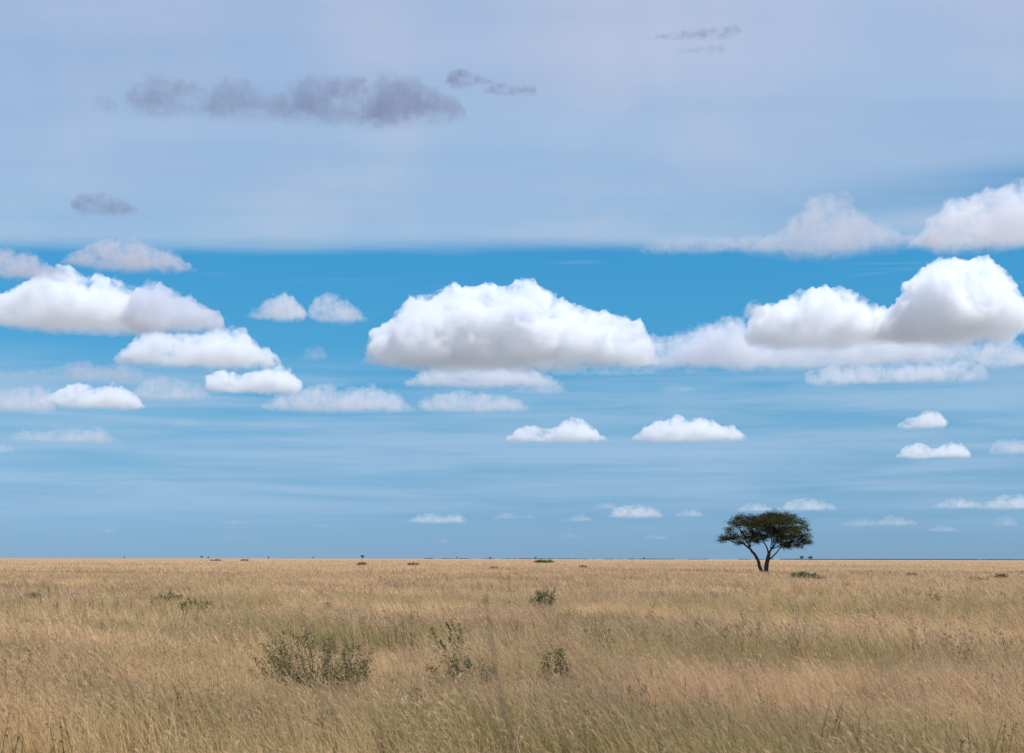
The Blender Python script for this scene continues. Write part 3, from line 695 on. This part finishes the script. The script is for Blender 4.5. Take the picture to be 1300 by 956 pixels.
def make_shrubs():
    SH['stem'] = bark_mat('shrub_stem', (0.06, 0.045, 0.03), (0.14, 0.10, 0.07), 20)
    SH['green'] = leaf_mat('shrub_leaf', (0.055, 0.060, 0.026), (0.14, 0.145, 0.06), (0.28, 0.26, 0.13))
    SH['sage'] = leaf_mat('sage_leaf', (0.07, 0.085, 0.045), (0.12, 0.135, 0.07), (0.22, 0.22, 0.13))
    SH['dry'] = leaf_mat('dry_leaf', (0.07, 0.05, 0.03), (0.12, 0.085, 0.05), (0.20, 0.14, 0.085))
    s = shrub
    G1 = 'leafy weeds in the near grass'; G2 = 'low bushes scattered over the plain'
    s('leafy_bush', 'broad sprawling leafy green bush in the near grass left of the middle', 402, 890, 150, 90, 90, 36, .044, group=G1, mat='green')
    s('leafy_bush', 'small thin leafy green bush filling the right side of the sprawling one', 452, 880, 44, 56, 16, 50, .045, group=G1, mat='green')
    s('tall_weed', 'tall leafy weed stalk leaning left, the left one of the two spires', 573, 860, 14, 62, 3, 130, .045, cat='weed', spire=True, lean=-.30, bare=.3, group=G1)
    s('tall_weed', 'tallest leafy weed spire, right one of the pair left of the dark stem', 590, 862, 20, 72, 5, 110, .045, cat='weed', spire=True, lean=-.22, bare=.25, group=G1)
    s('leafy_bush', 'low grey green weeds around the feet of the two spires', 588, 884, 95, 56, 34, 40, .045, mat='sage', group=G1)
    s('leafy_bush', 'compact upright dark green bush in the near grass right of the dark stem', 707, 882, 40, 62, 16, 55, .050, group=G1, lean=-.05)
    s('leafy_bush', 'small dark weed between the upright green bush and the right edge', 770, 830, 20, 32, 9, 50, .055, group=G1)
    s('leafy_bush', 'bushy grey green shrub with twiggy top right of the dark stem', 688, 778, 32, 32, 20, 55, .085, mat='sage', group=G2, lean=0.02)
    s('leafy_bush', 'dark little weed at the left in the near grass', 134, 848, 14, 26, 6, 50, .045, group=G1)
    s('leafy_bush', 'small dark weed just right of the one at the left', 150, 838, 10, 22, 4, 40, .045, group=G1)
    s('leafy_bush', 'low dark green bush near the left edge of the plain', 42, 765, 18, 14, 14, 45, .10, group=G2, lean=0)
    s('leafy_bush', 'left low green bush of the row at the left of the plain', 182, 762, 26, 16, 14, 30, .10, mat='sage', group=G2, lean=0)
    s('leafy_bush', 'middle low green bush of the row at the left of the plain', 214, 768, 34, 16, 24, 45, .10, group=G2, lean=0)
    s('leafy_bush', 'right darker green bush of the row at the left of the plain', 250, 779, 40, 20, 26, 55, .085, group=G2, lean=0)
    s('leafy_bush', 'faint greyish bush trailing off right of the row at the left', 300, 782, 44, 14, 18, 30, .085, mat='sage', group=G2, lean=0)
    s('leafy_bush', 'small dark bush behind the sprawling leafy bush, midway up the plain', 413, 782, 14, 16, 8, 40, .085, group=G2, lean=0)
    s('leafy_bush', 'grey green bush just right of the acacia tree', 1022, 740, 30, 12, 34, 55, .26, mat='sage', group=G2, lean=0, deep=.7)
    s('leafy_bush', 'tiny tan scrub right beside the grey green bush by the tree', 1044, 741, 12, 8, 8, 30, .2, mat='dry', group=G2, lean=0)
    s('leafy_bush', 'small brown bush on the right side of the plain', 1157, 735, 14, 7, 14, 30, .22, mat='dry', group=G2, lean=0)
    s('leafy_bush', 'small brown scrub nearest the right edge of the plain', 1274, 737, 18, 7, 12, 30, .22, mat='dry', group=G2, lean=0)
    s('leafy_bush', 'pale green low scrub between the brown bush and the right edge', 1244, 744, 26, 8, 16, 30, .2, mat='sage', group=G2, lean=0)
    s('leafy_bush', 'dark twiggy weed in the right of the plain, upright', 1190, 772, 16, 18, 8, 40, .07, mat='green', group=G2)
    s('leafy_bush', 'small dark weed below the upright twiggy one on the right', 1209, 790, 8, 16, 4, 40, .06, group=G2)
    s('leafy_bush', 'thin brown weed midway down the plain right of the tree', 1077, 752, 12, 18, 6, 20, .08, mat='dry', group=G2)
    s('leafy_bush', 'pale low scrub left of the tree foot on the near side', 920, 748, 16, 8, 8, 30, .12, mat='sage', group=G2, lean=0)
    s('leafy_bush', 'wide low green bush near the horizon at the middle', 691, 715.5, 24, 4.5, 40, 50, .5, group=G2, lean=0)
    s('leafy_bush', 'low brown bush below the horizon left of the middle', 460, 719.5, 10, 4.5, 16, 40, .4, mat='dry', group=G2, lean=0)
    s('leafy_bush', 'low dark scrub right of the low brown bush near the horizon', 525, 719.5, 16, 4.5, 16, 30, .4, mat='dry', group=G2, lean=0)
    s('leafy_bush', 'small brown scrub right below the horizon at the middle', 627, 725, 8, 4, 10, 30, .3, mat='dry', group=G2, lean=0)
    s('leafy_bush', 'small brown scrub right of the wide low green bush', 741, 723.5, 9, 4.5, 10, 30, .3, mat='dry', group=G2, lean=0)
    s('leafy_bush', 'dark low scrub below the horizon on the left', 274, 713, 12, 2.6, 14, 30, .6, mat='dry', group=G2, lean=0)
    s('leafy_bush', 'dark low scrub second below the horizon on the left', 311, 713, 10, 2.4, 14, 30, .6, mat='dry', group=G2, lean=0)
    s('leafy_bush', 'small brown weed left of the two horizon scrubs', 304, 735, 8, 6, 6, 26, .2, mat='dry', group=G2, lean=0)
    g = np.random.default_rng(77)

def far_tree(label, px, hpx, D, wpx=None, group='tiny trees on the horizon'):
    g = np.random.default_rng(int(px * 11))
    d = ray(px, 708); a = math.atan2(d.x, d.y); k = D / F
    t = root('distant_tree', (D * math.sin(a), D * math.cos(a), 0)); t.rotation_euler.z = -a
    tag(t, label, 'tree', group)
    H = hpx * k + CAMH * 0.75; W = (wpx or hpx * 1.1) * k
    b = Bag(); V, Fc = tube([(0, 0, -0.2), (0.1, 0, H * 0.3), (0.0, 0.1, H * 0.7)], [H * .05, H * .04, H * .02], 6); b.add(V, Fc)
    for s_ in (-1, 1):
        V, Fc = tube([(0.05, 0, H * .3), (s_ * W * .2, s_ * .3, H * .55), (s_ * W * .32, s_ * .5, H * .75)], [H * .03, H * .02, H * .01], 5); b.add(V, Fc)
    b.build('trunk', SH['stem'], t)
    lv = Bag()
    for j in range(9):
        c = np.array([g.uniform(-.3, .3) * W, g.uniform(-.3, .3) * W, H * g.uniform(.5, .82)]); r = W * g.uniform(.16, .26)
        for q in range(70): leaf(lv, g, c + g.normal(0, .6, 3) * np.array([r, r, r * .6]), H * .09, .3, .6)
    lv.build('crown', SH['far'], t)

def make_far():
    SH['far'] = leaf_mat('far_leaf', (0.03, 0.035, 0.02), (0.05, 0.055, 0.03), (0.08, 0.08, 0.045))
    for a in (('left of the two dark trees close together right of the acacia', 1018, 5.2, 2300), ('right of the two dark trees close together right of the acacia', 1028.5, 5.2, 2350),
              ('dark round tree on the horizon left of the middle, the largest there', 460, 4.6, 2500), ('tiny tree on the horizon at the left, tallest of a close pair', 256, 3.0, 2700), ('tiny low tree on the horizon at the left, lower one of a close pair', 264.5, 2.2, 2600),
              ('tiny dot of a tree on the horizon between the left pair and the round one', 341, 2.4, 2700), ('tiny dot of a tree just left of the dark round one', 398, 2.2, 2800),
              ('faint tiny tree furthest left on the horizon', 158, 1.8, 3000), ('tiny tree on the horizon just right of the round one, first in the row', 580, 2.2, 3000), ('tiny dark tree on the horizon, second right of the round one', 622, 2.4, 2900),
              ('thin tiny tree on the horizon above the wide green bush', 680, 2.6, 3000), ('tiny tree on the horizon between the wide green bush and the acacia', 754, 1.8, 3200), ('tiny dark tree on the horizon nearest left of the acacia', 818, 2.2, 3000)):
        lab, px, h, D = a
        far_tree(lab, px, h, D)
    # a thin dark rim of woodland beyond the plain, mostly to the right
    g = np.random.default_rng(9); b = Bag()
    iv, fc = ico()
    for i in range(420):
        px = g.uniform(1000, 1390) if g.random() < .88 else g.uniform(540, 1000)
        D = g.uniform(6500, 9500); d = ray(px, 708); a = math.atan2(d.x, d.y); k = D / F
        h = k * g.uniform(.45, .95) * (1.0 if px > 1000 else .75) + CAMH * .3
        w = k * g.uniform(2, 6)
        for q in range(3):
            c = np.array([D * math.sin(a) + g.normal(0, w * .5), D * math.cos(a) + g.normal(0, w), h * .35])
            s_ = 0.7 + 0.6 * vnoise(iv * 2.5 + g.random(3) * 50)
            V = iv * s_[:, None] * np.array([w * .5, w * .5, h * .55]) + c
            b.add(V[::1], fc, g.random())
    o = b.build('far_woodland', leaf_mat('far_wood', (0.07, 0.075, 0.06), (0.10, 0.10, 0.08), (0.13, 0.12, 0.10))); tag(o, kind='stuff')

def make_stalk():
    m = bark_mat('dry_stalk', (0.05, 0.04, 0.045), (0.12, 0.09, 0.09), 30)
    g = np.random.default_rng(2); D = 2.6; P = []
    for px, py in ((617, 760), (619, 775), (622, 792), (624, 812), (627, 832), (630, 852), (633, 870), (640, 905), (652, 956)):
        d = ray(px, py); P.append(np.array(d) * (D / d.y) + np.array([0, 0, CAMH]))
    l = P[-1]
    P += [l + np.array([0.05, 0.02, -.5]), l + np.array([0.11, 0.03, -1.1]), np.array([l[0] + .16, l[1] + .04, -0.03])]
    Bs = np.array([P[-1][0], P[-1][1], 0.0]); Q = [p - Bs for p in P][::-1]
    Q = smooth_path(Q, g, 4, 0.0); n = len(Q)
    t = root('dry_stalk', Bs)
    tag(t, 'thin dark dry stalk very close to the viewer, blurred, in front of the grass', 'stalk')
    b = Bag(); b.add(*tube(Q, [0.0020 - 0.0009 * i / (n - 1) for i in range(n)], 8)); b.build('stem', m, t, True)
    b = Bag()
    q = Q[-1]
    b.add(*tube([q + np.array([0, 0, -.012]), q, q + np.array([-.002, 0, .008])], [.0014, .0022, .0005], 6)); b.build('bud', m, t, True)

def make_weeds():
    """dead flower stalks standing darker among the grass"""
    g = np.random.default_rng(21); protos = []
    for k in range(6):
        b = Bag()
        for i in range(int(g.integers(2, 6))):
            bx, by = g.normal(0, .08, 2); h = g.uniform(.45, .95); lx = g.normal(-.15, .12) * h; ly = g.normal(0, .1) * h
            P = smooth_path([(bx, by, 0), (bx + lx * .4, by + ly * .4, h * .5), (bx + lx, by + ly, h)], g, 3)
            b.add(*tube(P, list(np.linspace(.006, .003, len(P))), 3), .2)
            for j in range(int(g.integers(4, 16))):
                q = g.uniform(.45, 1); p = P[0] + (P[-1] - P[0]) * q
                leaf(b, g, p + g.normal(0, .03, 3), .035, .2, .7)
        me = bpy.data.meshes.new('weed'); me.from_pydata(b.V, [], b.F); me.update()
        at = me.attributes.new('rnd', 'FLOAT', 'POINT'); at.data.foreach_set('value', np.array(b.R, np.float32)); protos.append(me)
    n = 26000
    H = R(33); r = np.sqrt(g.uniform(15 ** 2, 260 ** 2, n)); th = g.uniform(-H, H, n); x, y = r * np.sin(th), r * np.cos(th)
    c = fbm(np.stack([x / 9 + 9, y / 9, 0 * x], 1), 4, .6); kp = g.random(n) < np.clip((c - .42) * 5, 0.03, 1)
    x, y = x[kp], y[kp]; m = len(x)
    mat = leaf_mat('dead_weed', (0.06, 0.045, 0.04), (0.13, 0.085, 0.07), (0.16, 0.13, 0.07))
    scatter('dry_weeds', np.stack([x, y, ground_z(x, y)], 1), g.uniform(0, 6.28, m), g.uniform(.5, 1.0, m), g.integers(0, 6, m).astype(np.int32), protos, mat)
# ------------------------------------------------------------------ build
make_world()
make_clouds()
make_ground()
make_grass()
make_tree()
make_shrubs()
make_far()
make_weeds()
make_stalk()

scene.render.engine = 'CYCLES'
cy = scene.cycles
cy.max_bounces = 14; cy.diffuse_bounces = 4; cy.transmission_bounces = 6; cy.volume_bounces = 12
cy.transparent_max_bounces = 32
cy.volume_step_rate = 1.0; cy.volume_max_steps = 256
cy.use_denoising = True
vs = scene.view_settings
vs.view_transform = 'Standard'; vs.look = 'None'; vs.exposure = 0.0; vs.gamma = 1.0; vs.use_curve_mapping = False
